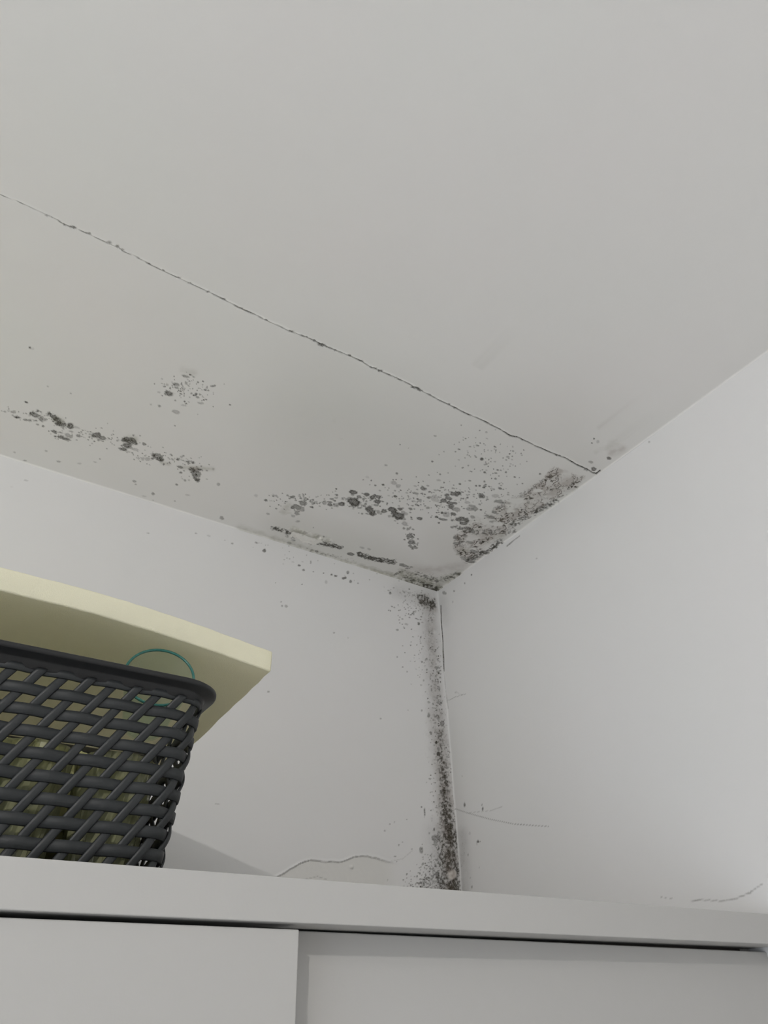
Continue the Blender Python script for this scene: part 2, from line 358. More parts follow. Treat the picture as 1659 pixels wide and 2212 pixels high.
# colonies along the left part
for q in z3(0, 700, 3.19, [
    (205,162,8,7,.85),(225,170,10,8,.15),(330,428,6,5,.28),(488,476,6,5,.35),(182,538,12,6,.8),(115,643,20,8,.9),(90,607,15,6,.55),(35,603,8,6,.35),(60,595,9,8,.2),(175,660,14,7,.6),(205,664,16,8,.5),(262,600,16,12,.85),(245,628,22,13,.8),(280,605,10,6,.6),
    (340,620,18,9,.85),(375,642,20,13,.85),(285,657,16,12,.75),(315,655,12,12,.45),(290,640,14,6,.5),(405,688,28,11,.9),(385,685,10,8,.85),(435,705,9,16,.55),(258,692,11,6,.55),(297,703,10,6,.75),(487,705,20,20,.9),(525,712,20,8,.3),
    (373,740,18,7,.85),(415,748,18,4,.55),(380,775,8,6,.8),(420,782,30,8,.9),(450,795,22,6,.85),(480,800,14,5,.65),(475,770,25,12,.5),(540,770,15,8,.7),(543,748,7,5,.5),(490,740,18,6,.4),(662,765,27,17,.9),(705,785,18,10,.75),(678,798,10,8,.55),(650,808,7,5,.65),
    (620,760,10,6,.4),(870,795,18,14,.88),(892,810,16,14,.8),(920,805,18,17,.82),(905,790,12,9,.7),(872,838,23,15,.88),(830,858,14,7,.6),(848,864,20,9,.88),(815,800,9,6,.3),(993,827,15,9,.75),(920,768,6,6,.65),(965,770,6,4,.55),(930,865,25,7,.35),(880,880,20,5,.3),
    (1060,905,16,10,.8),(1085,900,20,8,.7),(1050,928,10,8,.75),(1110,915,12,8,.7),(1112,936,14,10,.88),(1015,930,16,10,.4),(985,930,10,10,.32),(955,925,6,10,.3),(1225,935,12,9,.8),(1250,916,14,8,.4),(1295,952,15,10,.8),(1330,955,10,9,.8),(1243,988,19,7,.8),
    (1330,1040,8,8,.7),(1355,1020,14,10,.7),(1375,1035,10,14,.6),(1340,1060,12,10,.7),(1355,1072,20,7,.88),(1350,1045,10,8,.6),(1245,1025,10,7,.65),(1275,1078,9,7,.55),(1218,1107,9,6,.65),(1425,1010,8,5,.55),(1470,1000,8,8,.25),(1505,1105,10,10,.4),
    (100,885,8,6,.32),(172,942,11,5,.42),(405,948,16,6,.45),(318,876,8,6,.35),(548,963,12,5,.22),(655,952,14,5,.28),(688,930,6,5,.42),(930,1085,15,8,.5),(935,1105,8,5,.42),(1055,1170,11,9,.55),(995,1187,18,6,.22),(715,1133,14,6,.3),(1205,1220,7,4,.42),
    (1055,1215,6,4,.32),(1290,1178,14,5,.22),(1530,1335,14,12,.5),(1165,480,19,13,.88),(1150,465,8,7,.65),(1212,415,20,9,.7),(1217,440,14,6,.55),(1280,360,26,7,.65),(1310,350,6,6,.92),(1335,365,8,5,.5),(1130,430,6,5,.65),(1150,418,9,8,.3),(1243,463,7,6,.88),
    (1285,408,9,8,.42),(1363,402,7,6,.65),(1320,478,5,5,.5),(1350,485,10,11,.8),(1335,492,7,6,.85),(1360,505,13,8,.55),(1415,455,9,6,.65),(1435,458,6,5,.88),(1425,440,6,5,.5),(1395,420,5,4,.5),(1465,430,13,7,.65),(1480,425,7,6,.65),(1545,415,5,4,.3),
    (1272,535,6,6,.75),(1207,527,7,5,.55),(1385,548,18,8,.38),(1260,560,20,6,.3),(1098,566,9,8,.55),(1040,555,7,5,.32),(1212,605,22,10,.4),(1095,470,10,5,.3),(1205,702,5,4,.65),(1362,624,6,4,.3)]):
    C.spot(*q)
for x, y, r_, dk in [(1128,451,2.5,.75),(1217,648,2,.75),(1280,838,2,.7),(120,230,2,.15),(1040,992,3,.4)]: C.spot(x, y, r_, r_, dk)
# small scattered specks round each colony
Z = lambda L, ox, oy, s: [(ox + x / s, oy + y / s, a / s, b / s) for x, y, a, b in L]
C.scatter(Z([(230,440,60,30),(450,440,60,30),(700,430,60,30),(1000,440,110,60),(1250,430,110,70),(1500,480,90,90)], 520, 950, 3.318), 190, .9, 2.6, .3, .85, 1)
C.scatter(Z([(100,600,60,60),(300,620,60,60),(420,650,80,80),(600,560,70,110),(700,440,60,90)], 850, 850, 2.765), 260, .8, 2.3, .3, .85, 2)
C.scatter(Z([(60,600,60,22),(300,650,60,40),(480,740,80,36),(660,780,60,20),(880,830,70,26),(1090,920,70,24),(1300,960,70,30),(1360,1040,50,40)], 0, 700, 3.19), 190, .8, 2.0, .3, .85, 3)
C.scatter(Z([(1150,440,60,30),(1300,420,80,50),(1400,500,60,36)], 0, 700, 3.19), 90, .8, 1.7, .3, .9, 4)
C.scatter(Z([(380,330,60,60),(700,380,90,80)], 850, 850, 2.765), 60, .7, 1.8, .3, .8, 5)
C.scatter(Z([(1200,640,20,20),(1225,700,20,24),(1240,770,24,20)], 520, 950, 3.318), 30, .9, 2.2, .5, .85, 6)
c3 = lambda *L: [(x / 3.19, 700 + y / 3.19) for x, y in L]
for p_, w_, d_ in [(((215,615),(300,660)),8,.72),(((340,622),(435,690)),9,.8),(((180,660),(250,670)),4,.6),(((370,740),(470,800)),6,.62),(((640,765),(715,790)),7,.7),(((855,800),(930,820)),8,.85),(((830,860),(900,850)),5,.7),
                   (((1055,900),(1115,940)),7,.85),(((950,925),(1030,930)),6,.45),(((1335,1015),(1360,1072)),9,.9),(((1310,1000),(1390,1003)),5,.7),(((1225,930),(1340,955)),5,.45),(((1145,475),(1190,485)),6,.7),(((1195,412),(1235,425)),5,.6)]:
    C.stroke(c3(*p_), w_, d_)
c4 = lambda *L: [(520 + x / 3.318, 950 + y / 3.318) for x, y in L]
c5 = lambda *L: [(850 + x / 2.765, 850 + y / 2.765) for x, y in L]
C.stroke(c4((225,632),(300,650),(380,685)), 6, .85)
C.stroke(c4((330,690),(380,715)), 6, .6)
C.stroke(c4((500,735),(600,745),(720,775)), 6.5, .95)
C.stroke(c4((850,822),(940,852),(1040,872),(1100,876)), 7, 1.0)
C.stroke(c4((1100,968),(1160,940),(1215,912)), 4, .6)
C.stroke(c4((120,680),(400,770),(750,885),(1100,985),(1420,1085)), 13, .12, speck=True)
C.stroke(c4((340,745),(560,810),(800,870)), 7, .42)
C.stroke(c4((1180,990),(1330,1040),(1430,1070)), 11, .62)
C.stroke(c4((1260,960),(1400,1010),(1560,965)), 9, .62)
C.stroke(c4((1320,1040),(1400,1070)), 9, .9)
C.stroke(c4((340,480),(310,515)), 10, .34, 'olive', False)
C.stroke(c4((280,518),(360,525)), 3, .25, 'olive', False)
C.stroke(c4((370,640),(500,690),(620,720)), 9, .5, 'olive', False)
C.stroke(c4((360,640),(450,655),(620,715),(700,760)), 6, .36)
C.stroke(c4((0,640),(400,760),(750,885),(1100,985),(1400,1080)), 10, .30, 'olive', False, .62)
C.stroke(c4((1150,960),(1330,1020),(1420,1060)), 16, .55, 'olive', False)
C.stroke(c4((1330,1010),(1480,1000),(1570,960)), 11, .48, 'olive', False)
C.stroke(c4((1230,930),(1400,935),(1600,900)), 10, .22, 'brown', False)
C.stroke(c5((20,1060),(200,1090),(380,1085)), 8, .3)
C.network(c5((945,420),(1040,455),(1160,495),(1080,590),(960,640),(860,715),(740,800),(620,905),(500,1000),(400,1000),(350,930),(350,850),(430,790),(560,720),(640,650),(760,590),(890,500)), .95, 62)
C.stroke(c5((700,790),(800,735),(880,690),(970,640)), 9, .72)
C.stroke(c5((380,800),(460,825),(560,830),(720,822)), 8, .62)
C.stroke(c5((640,885),(580,930),(520,960),(440,1000)), 8, .78)
C.stroke(c5((610,690),(700,640),(800,590),(900,520)), 8, .5)
C.stroke(c5((890,560),(1000,560),(1130,500)), 9, .3)
for p, w, v, l in [((760,640),22,.0,'brown'),]: pass
C.stroke(c5((900,560),(820,620),(1040,520)), 18, .30, 'brown', False)
C.stroke(c5((500,830),(560,835)), 16, .32, 'brown', False)
C.stroke(c5((420,780),(600,720),(740,700)), 16, .20, 'olive', False)
C.stroke(c5((390,945),(440,935)), 14, .36, 'olive', False)
C.stroke(c5((560,880),(640,860)), 13, .34, 'olive', False)
for x, y, rx, ry in [(740,640,60,22),(620,780,40,16),(700,700,34,14),(860,580,30,12),(560,690,26,10)]:      # clean islands
    x, y = c5((x, y))[0]; k = C._near(x, y, rx, ry)
    e = np.hypot((C.U[k] - x) / (rx / 2.765), (C.V[k] - y) / (ry / 2.765)); g = sstep(.6, 1.2, e + (C.n2[k] - .5) * .5)
    for arr in (C.dark, C.brown): arr[k] *= g
for pts, w, v, l in [(((1210,350),(1330,300)),12,.17,'olive'),(((1290,300),(1400,240),(1500,190)),12,.15,'olive'),(((1300,355),(1370,330)),9,.26,'brown'),
                     (((1340,140),(1370,130)),6,.14,'olive'),(((1230,200),(1270,195)),6,.12,'brown'),(((1480,190),(1520,180)),9,.17,'olive')]:
    C.stroke(c5(*pts), w, v, l, False)
C.line(c5((1570,118),(1590,97)), 2.2, .55)
C.stroke([(720,905),(745,925)], 14, .13, 'olive', False); C.stroke([(725,948),(740,948)], 5, .15, 'olive', False)
C.stroke([(1030,785),(1060,795)], 12, .10, 'olive', False); C.stroke([(395,800),(420,806)], 8, .16, 'olive', False)
C.stroke([(120,905),(133,912)], 7, .6, 'olive', False); C.stroke([(275,950),(290,950)], 8, .5, 'olive', False)
C.stroke([(350,1000),(366,1003)], 4, .3, 'olive', False); C.stroke([(392,1010),(460,1013)], 5, .28, 'olive', False)
C.stroke([(412,1013),(426,1013)], 5, .6, 'brown', False); C.stroke([(300,1175),(560,1160)], 5, .0, 'olive', False)
# broad damp discolouration towards the corner
for pts, w, v in [([(940,1270),(800,1200),(620,1150)],60,.15),([(700,900),(950,1000),(1200,960)],170,.12),([(980,1180),(1250,1000)],90,.14)]:
    k, D, T, _ = C._poly(pts, w); C.olive[k] = np.maximum(C.olive[k], v * sstep(1.5, 0, D / w))
# peeled paint beside the left edge: bare, crumbly and standing proud at its rim
pts = c4((375,672),(420,700),(500,730),(560,720))
k, D, T, SG = C._poly(pts, 9); g = sstep(1.3, .7, D / 6.0 + (C.n2[k] - .5) * 1.3 + (C.n1[k] - .5) * 1.0)
C.bare[k] = np.maximum(C.bare[k], g); 
for arr in (C.dark, C.olive, C.brown): arr[k] *= 1 - g * .92
C.h[k] += g * 0.0035 * (C.n1[k] - .3)
pts = c4((360,640),(440,660),(540,700),(640,725))
k, D, T, SG = C._poly(pts, 5); C.h[k] += 0.0022 * sstep(1.2, .2, D / 5)
# crack
CRACK = [(-40,402),(0,421),(50,441),(112,469),(140,486),(160,494),(190,505),(235,528),(256,535),(266,544),(290,553),(322,571),(352,585),(392,604),(425,619),(450,631),(485,648),(520,667),(548,678),(574,692),(600,703),(628.7,717),
         (663,729),(680,737),(696,745),(724,757),(755,769),(781,781),(800,793),(819,801),(854,816),(880.6,828.5),(899.6,840),(927,853),(950,866),(967,874),(983,881.7),(1007,894),(1030,903),(1047,911),(1062,919),
         (1077,926),(1090,934),(1102,941.6),(1119,945),(1130,951),(1142,956),(1157,964),(1169.6,969),(1186,976),(1205.5,984),(1220,989),(1231,995),(1245.6,1004),(1267,1013),(1280,1021),(1288,1022.6),(1296,1016)]
crack = np.zeros(len(C.a))
k, D, T, SG = C._poly(CRACK, 8)
wn = vnoise(C.a[k] * 140, C.b[k] * 10, 21)
Wd = 0.75 + 0.5 * T + 0.7 * (wn - .3)
g = sstep(1.5, .5, D / np.maximum(Wd, .55))
v = g * np.clip(0.30 + 0.52 * T + (wn - .45) * (0.9 - .6 * T), 0.04, .95)
C.dark[k] = np.maximum(C.dark[k], v); crack[k] = g
C.h[k] -= 0.0016 * g * (.4 + .6 * T)
C.h[k] += 0.0007 * sstep(5, 1.5, D) * (1 - g) * (SG < 0) * (.3 + T)
for q in z3(0, 380, 2.37, [(370,264,15,5,.8),(327,252,6,4,.7),(237,203,5,4,.5),(267,214,4,4,.6),(455,297,9,4,.5),(560,342,11,6,.6),(600,362,8,7,.6),(625,378,8,4,.35),(762,452,7,4,.8),(837,484,5,4,.85),
        (915,522,9,4,.5),(970,550,9,4,.45),(1063,594,7,4,.75),(1146,632,9,4,.85),(1230,678,15,5,.75),(1360,738,10,4,.75),(1490,797,15,6,.85),(1570,825,4,3,.8),(1610,845,6,5,.85),(1640,862,14,5,.9)]) + \
        z3(600, 680, 2.37, [(228,155,18,6,.85),(186,133,5,5,.85),(294,183,6,4,.85),(366,209,8,5,.85),(430,240,6,5,.6),(495,273,12,3,.8),(522,287,14,6,.85),(602,322,7,3,.7),(705,375,20,5,.85),(728,388,12,5,.75),(775,410,8,3,.8),
        (870,459,13,4,.9),(908,478,8,4,.9),(1060,548,8,4,.6),(1088,564,9,4,.6),(1230,628,12,2.5,.8),(1285,655,5,4,.8),(1435,720,14,3,.9),(1350,685,8,3,.8),(1580,795,12,5,.6)]):
    x, y, rx, ry, dk = q; C.spot(x, y, rx, ry, dk)
    k = C._near(x, y, rx, ry); C.h[k] -= 0.0008; crack[k] = 1
# gentle waviness of the plaster and the rounded, ragged joint to the walls
def undul(s, amp=0.0012):
    s.h += amp * (vnoise(s.a * 5, s.b * 5, 31) - .5) + amp * .4 * (vnoise(s.a * 17, s.b * 17, 32) - .5)
undul(C)
e = np.minimum(X0 - C.a, Y0 - C.b); C.h += 0.0022 * np.clip(1 - e / 0.003, 0, 1) ** 2
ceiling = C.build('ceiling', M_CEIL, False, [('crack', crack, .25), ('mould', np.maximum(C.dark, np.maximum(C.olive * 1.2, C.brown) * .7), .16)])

# ================================================================== back wall
B = Surf(lines([XL, -1.4, -.9, -.5, -.2], -0.06, X0, 0.0018), lines([ZF, -1.4, -.9, -.4, 0.0], 0.17, ZC, 0.0018),
         lambda a, b: np.stack([a, np.full(len(a), Y0), b], 1), (0, -1, 0))
for q in z3(520, 950, 3.318, [(165,793,13,10,.75),(112,738,12,6,.5),(420,900,11,7,.75),(452,932,9,7,.65),(503,877,6,10,.42),(375,875,9,6,.2),(305,890,6,5,.2),(652,966,8,7,.8),(680,975,12,7,.8),(735,992,10,8,.75),(750,988,8,8,.75),
        (768,950,9,12,.65),(787,1015,9,12,.65),(842,1028,6,6,.42),(615,1018,9,14,.25),(250,1025,4,4,.75),(440,1035,4,4,.75),(522,945,4,4,.75),(595,955,4,4,.75),(312,858,4,4,.5),(290,1160,5,5,.65),(298,1190,6,7,.55),(327,1192,11,10,.38),
        (670,1382,6,6,.5),(770,1418,6,5,.2),(1073,1098,9,11,.7),(1060,1080,8,6,.4)]) + \
        z3(0, 700, 3.19, [(180,1077,12,5,.28),(1020,1440,9,5,.3),(1350,1443,8,6,.35),(1440,1460,16,8,.25),(1600,1513,8,7,.5),(1548,1490,5,4,.35),(80,1120,10,6,.08)]) + \
        z3(780, 1230, 4.1475, [(535,295,18,20,.85),(515,487,10,12,.7),(470,380,7,7,.6),(338,368,6,6,.6),(340,452,5,5,.5),(385,285,6,6,.5),(395,240,10,10,.4),(265,212,10,12,.6),(412,915,6,6,.5),(178,1337,6,6,.4),(545,828,9,9,.6),(585,805,12,9,.5),
        (588,898,7,8,.6),(560,995,7,10,.45),(542,1265,7,8,.45),(578,1098,6,6,.5),(605,1190,14,9,.5),(605,1305,12,22,.65),(628,1080,9,24,.6),(620,960,5,30,.55),(625,1465,14,18,.7),(672,1550,12,14,.92),(712,1530,10,10,.75),(692,1655,16,20,.92),
        (725,1380,14,20,.8),(720,1470,10,20,.8),(690,925,8,8,.8),(675,882,18,12,.6),(652,730,20,24,.38),(698,1065,10,22,.65),(700,1195,22,14,.6),(400,490,18,8,.3),(750,215,12,12,.25)]) + \
        z3(780, 1600, 4.1475, [(670,15,10,12,.9),(692,75,14,16,.6),(692,122,15,18,.95),(720,460,14,18,.75),(568,650,7,34,.7),(540,595,5,8,.6),(655,795,8,14,.85),(670,880,34,36,.75),(662,925,26,20,.6),(540,985,16,26,.65),(612,828,8,8,.5),(258,748,6,7,.6),
        (408,705,4,5,.5),(212,808,9,9,.35),(338,935,7,7,.55),(370,908,4,4,.5),(305,1038,10,5,.55),(408,1195,7,8,.65),(408,1325,9,12,.75),(298,730,4,5,.5),(240,1248,6,6,.3),(455,972,5,5,.5),(497,1112,5,5,.6),(555,1100,6,6,.6),(525,1190,7,7,.6)]):
    B.spot(*q)
B.spot(580, 1494, 2, 2, .5); B.spot(822, 1552, 1.6, 1.6, .4); B.spot(470, 1737, 4, 1.5, .3)
B.stroke([(868,1281),(895,1284),(925,1292)], 9, .5)
B.stroke([(905,1288),(936,1296)], 9, .78)
B.stroke([(916,1298),(934,1306)], 17, .95)
B.stroke([(915,1296),(934,1310)], 16, .45, 'brown', False)
B.stroke([(934,1304),(930,1345),(931,1395)], 13, .56, dens_end=.42)
B.stroke([(943,1540),(955,1640),(964,1740),(974,1930)], 20, .30, 'brown', False, .75)
B.stroke([(900,1300),(915,1360),(925,1420)], 20, .20)
B.stroke([(850,1275),(900,1330),(925,1480),(935,1560)], 24, .13)
B.stroke([(931,1395),(938,1470),(944,1540)], 10, .44)
B.stroke([(944,1480),(950,1540)], 9, .5)
B.stroke([(943,1530),(952,1600),(957,1680)], 15, .55, dens_end=.62)
B.stroke([(925,1560),(935,1700),(930,1790)], 14, .18)
B.stroke([(955,1640),(963,1720),(968,1760)], 16, .66, dens_end=.8)
B.stroke([(962,1740),(970,1790),(975,1860),(982,1935)], 22, .82, dens_end=.95)
B.stroke([(965,1790),(958,1860),(955,1940)], 30, .62, dens_end=.80)
B.stroke([(958,1850),(930,1900),(905,1925)], 26, .50)
B.stroke([(960,1925),(900,1935)], 17, .7)
B.scatter([(890,1280,26,10),(900,1340,22,40),(915,1460,14,50)], 130, .7, 1.9, .3, .75, 8)
B.scatter([(945,1420,10,30),(950,1560,14,40),(960,1700,14,40),(968,1860,16,40)], 420, .7, 2.0, .35, .95, 9)
B.scatter([(958,1850,24,20),(920,1915,28,16),(960,1925,26,10)], 420, .7, 2.1, .4, .95, 10)
B.scatter([(560,1170,20,6),(700,1225,30,10),(850,1275,24,9)], 26, .6, 1.3, .2, .55, 11)
B.stroke([(945,1290),(950,1400),(968,1560)], 4, .0, 'olive', False)
B.stroke([(930,1340),(936,1440),(945,1550)], 14, .22, 'brown', False)
# soft grey smear under the specks
for pts, w, v in [([(925,1300),(930,1400),(945,1540),(958,1700),(970,1850),(975,1935)],20,.22),([(860,1278),(930,1300)],16,.16),([(960,1800),(960,1930)],38,.24)]:
    k, D, T, _ = B._poly(pts, w); B.dark[k] = np.maximum(B.dark[k], v * sstep(1.6, 0, D / w) * (.6 + .7 * B.n2[k]))
# bare chip at the foot of the corner
k = B._near(976, 1890, 14, 18); e = np.hypot((B.U[k] - 976) / 9, (B.V[k] - 1890) / 12) + (B.n2[k] - .5) * .7; g = sstep(1.2, .7, e)
B.dark[k] *= 1 - g; B.bare[k] = np.maximum(B.bare[k], g); B.h[k] += g * .004
# clean strip hard against the right hand wall near the top of the corner
k = np.nonzero((X0 - B.a < 0.010) & (B.b > 0.52))[0]; B.dark[k] *= sstep(0.003, 0.011, X0 - B.a[k]) * .8 + .2 * (B.b[k] < .8)
# peeling paint low on the wall: everything under the ragged edge lost its coat
EDGE = [(540 + x / 5.53, 1800 + y / 5.53) for x, y in [(255,560),(290,540),(330,518),(370,500),(420,470),(470,435),(510,415),(560,385),(600,362),(640,345),(680,335),(720,322),(760,324),(810,330),(860,338),(910,345),(945,340),(980,338),(1020,343),(1060,348),
        (1100,340),(1130,330),(1155,322),(1180,310),(1235,285),(1280,280),(1330,273),(1400,272),(1425,280),(1450,292),(1500,292),(1550,312),(1650,345),(1800,372)]]
k = np.nonzero((B.U > 580) & (B.U < 900) & (B.V > 1830) & (B.V < 2000))[0]
ex = np.array([p[0] for p in EDGE]); ey = np.array([p[1] for p in EDGE])
yl = np.interp(B.U[k], ex, ey) + (B.n1[k] - .5) * 1.5
fade = sstep(865, 825, B.U[k]) * sstep(580, 588, B.U[k])
g = sstep(-.8, .8, B.V[k] - yl) * fade
B.bare[k] = np.maximum(B.bare[k], g * .30); B.olive[k] = np.maximum(B.olive[k], g * .13)
B.h[k] -= g * 0.0016 + g * 0.0005 * (B.n2[k] - .5)
B.h[k] += 0.0012 * sstep(8, 0, yl - B.V[k]) * (B.V[k] < yl) * fade
B.line(EDGE[:-2], 0.8, .32, 'dark', .3)
B.line([(540 + x / 5.53, 1800 + y / 5.53) for x, y in [(670,545),(740,530),(810,515),(850,530),(920,550)]], .8, .3)
k = B._near(540 + 1215 / 5.53, 1800 + 400 / 5.53, 8, 10); e = np.hypot(B.U[k] - 759.5, B.V[k] - 1873); B.h[k] += .004 * sstep(6, 0, e); B.bare[k] = np.maximum(B.bare[k], .5 * sstep(6, 2, e))
B.line([(865,1780),(870,1795),(885,1835)], .9, .0); B.line([(780,1850),(800,1852),(840,1862),(870,1855),(890,1838)], 1, .16)
undul(B, 0.0016)
k = np.nonzero(B.b > ZC - 0.004)[0]
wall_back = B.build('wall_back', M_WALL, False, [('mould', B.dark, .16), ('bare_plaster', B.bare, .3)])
pts_crease = None

# ================================================================== right wall
R_ = Surf(lines([YB, -1.8, -1.4, -.8, -.2, .2], 0.50, Y0, 0.0019), lines([ZF, -1.4, -.9, -.4, -.1], 0.10, ZC, 0.0019),
          lambda a, b: np.stack([np.full(len(a), X0), a, b], 1), (-1, 0, 0))
for q in z3(850, 850, 2.765, [(1525,289,6,4,.6),(855,985,5,4,.35),(465,1083,4,5,.7),(425,1133,4,4,.65),(360,1180,5,5,.5),(300,1190,8,9,.5)]) + \
        z3(780, 1600, 4.1475, [(928,575,7,20,.75),(1090,608,6,16,.75),(1083,575,2,12,.5),(1048,903,12,11,.85),(1067,907,4,5,.75),(1038,920,4,20,.4),(958,1022,5,9,.6),(1058,1135,5,5,.5),(978,1228,5,5,.4),(993,1312,6,11,.6),(972,828,9,12,.2),(905,318,4,5,.3)]) + \
        z3(780, 1230, 4.1475, [(755,215,10,10,.5),(835,195,6,6,.6),(928,125,6,6,.5),(990,48,6,6,.6),(820,290,4,10,.3),(845,1102,8,6,.3)]):
    R_.spot(*q)
R_.line([(952,1308),(953,1345),(956,1385),(958,1420),(959,1450)], 1.0, .85, rough=.2)
R_.line([(959,1450),(964,1500),(968,1530)], .8, .3)
R_.line([(983,1747),(1010,1756),(1060,1770),(1110,1780),(1165,1784),(1185,1785)], .8, .45, rough=.3)
R_.line([(1010,1756),(1060,1751),(1085,1743)], .7, .25); R_.line([(967,1513),(985,1505),(1005,1499)], .7, .35); R_.line([(985,1494),(993,1500),(1005,1500)], .6, .25)
R_.line([(1095,1180),(1110,1168),(1124,1158)], .9, .6)
k, D, T, SG = R_._poly([(1095,1180),(1124,1158)], 6); R_.h[k] += .002 * sstep(4, 0, D) * (SG < 0)
ARC = [(1494,1948),(1507,1945),(1520,1944),(1553,1946),(1577,1944.5),(1590,1941),(1607,1934),(1620,1928.5),(1633,1919),(1648,1909)]
R_.line(ARC, 1.5, .38, rough=.4); R_.line(ARC[:3], 1.6, .4); R_.spot(1620, 1929, 4, 2.5, .5); R_.line([(1425,1937),(1440,1940),(1452,1941)], .8, .3)
R_.stroke([(1000,1840),(1004,1935)], 12, .34, speck=True)
R_.stroke([(996,1780),(1003,1860)], 6, .3)
for pts, w, v in [([(955,1300),(960,1340)],12,.10),([(998,1800),(1004,1935)],14,.18)]:
    k, D, T, _ = R_._poly(pts, w); R_.dark[k] = np.maximum(R_.dark[k], v * sstep(1.6, 0, D / w) * (.6 + .7 * R_.n2[k]))
undul(R_, 0.0016)
e = Y0 - R_.a; R_.h += 0.0022 * np.clip(1 - e / 0.003, 0, 1) ** 2
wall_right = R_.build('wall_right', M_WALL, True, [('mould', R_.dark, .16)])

# rest of the room, behind and beside the camera
def plane_wall(name, v, mat, hole=None):
    o = mesh(name, v, [(0, 1, 2, 3)], mat); o['kind'] = 'structure'; return o
plane_wall('floor', [(XL, YB, ZF), (X0, YB, ZF), (X0, Y0, ZF), (XL, Y0, ZF)], M_FLOOR)
plane_wall('wall_front', [(XL, YB, ZF), (X0, YB, ZF), (X0, YB, ZC), (XL, YB, ZC)], M_WALLP)
wy0, wy1, wz0, wz1 = -1.10, 0.2, -0.95, 0.25
v = [(XL, YB, ZF), (XL, Y0, ZF), (XL, Y0, ZC), (XL, YB, ZC), (XL, wy0, wz0), (XL, wy1, wz0), (XL, wy1, wz1), (XL, wy0, wz1)]
o = mesh('wall_left', v, [(0, 4, 5, 1), (1, 5, 6, 2), (2, 6, 7, 3), (3, 7, 4, 0)], M_WALLP); o['kind'] = 'structure'
w = empty('added_window_1', (XL, (wy0 + wy1) / 2, wz0)); w['kind'] = 'structure'  # unseen window, added to go with the fill light
for nm, lo_, hi_ in [('added_window_sill', (XL - .05, wy0, wz0 - .03), (XL + .08, wy1, wz0)), ('added_window_frame', (XL - .05, wy0, wz1), (XL + .01, wy1, wz1 + .05)),
                     ('added_window_frame', (XL - .05, wy0 - .05, wz0 - .03), (XL + .01, wy0, wz1 + .05)), ('added_window_frame', (XL - .05, wy1, wz0 - .03), (XL + .01, wy1 + .05, wz1 + .05))]:
    box(nm, lo_, hi_, M_LAM, w, origin=w.location)
# ================================================================== wardrobe
W0, W1 = -1.15, 0.9925
wr = empty('wardrobe', (W0, YF, ZF), 'tall white wardrobe with two sliding doors across the lower edge of the photo', 'wardrobe')
ox = tuple(wr.location)
YBW = Y0 - 0.008
box('top_panel', (W0, YF, 0.0720), (W1, YBW, ZTOP), M_LAM, wr, 0.0009, ox)
box('side_panel', (W0, YF + .004, ZF), (W0 + .02, YBW, 0.0719), M_LAM, wr, 0.0008, ox)
box('side_panel', (W1 - .02, YF + .056, ZF), (W1, YBW, 0.0719), M_LAM, wr, 0.0008, ox)
box('back_panel', (W0 + .02, YBW - .006, ZF), (W1 - .02, YBW, 0.0719), M_DARK, wr, 0, ox)
box('bottom_panel', (W0 + .02, YF + .004, ZF), (W1 - .02, YBW - .006, ZF + .07), M_LAM, wr, 0, ox)
box('door_track', (W0 + .02, YF + .056, 0.050), (W1 - .02, YF + .0635, 0.0719), M_DARK, wr, 0, ox)
def door(name, lo_, hi_, tilt, label):
    hx, hy, hz = lo_
    o = box(name, lo_, hi_, M_LAM, wr, 0.0012, lo_)
    o.location = (hx - ox[0], hy - ox[1], hz - ox[2]); o.rotation_euler = (0, tilt, 0); o['label'] = label
    return o
door('sliding_door', (W0 + .022, YF + .006, ZF + .075), (0.3087, YF + .0245, 0.0693), 0.0008, 'left sliding door, in front')
door('sliding_door', (0.272, YF + .0345, ZF + .0715), (W1 - .001, YF + .053, 0.0707), 0.0050, 'right sliding door, set back')

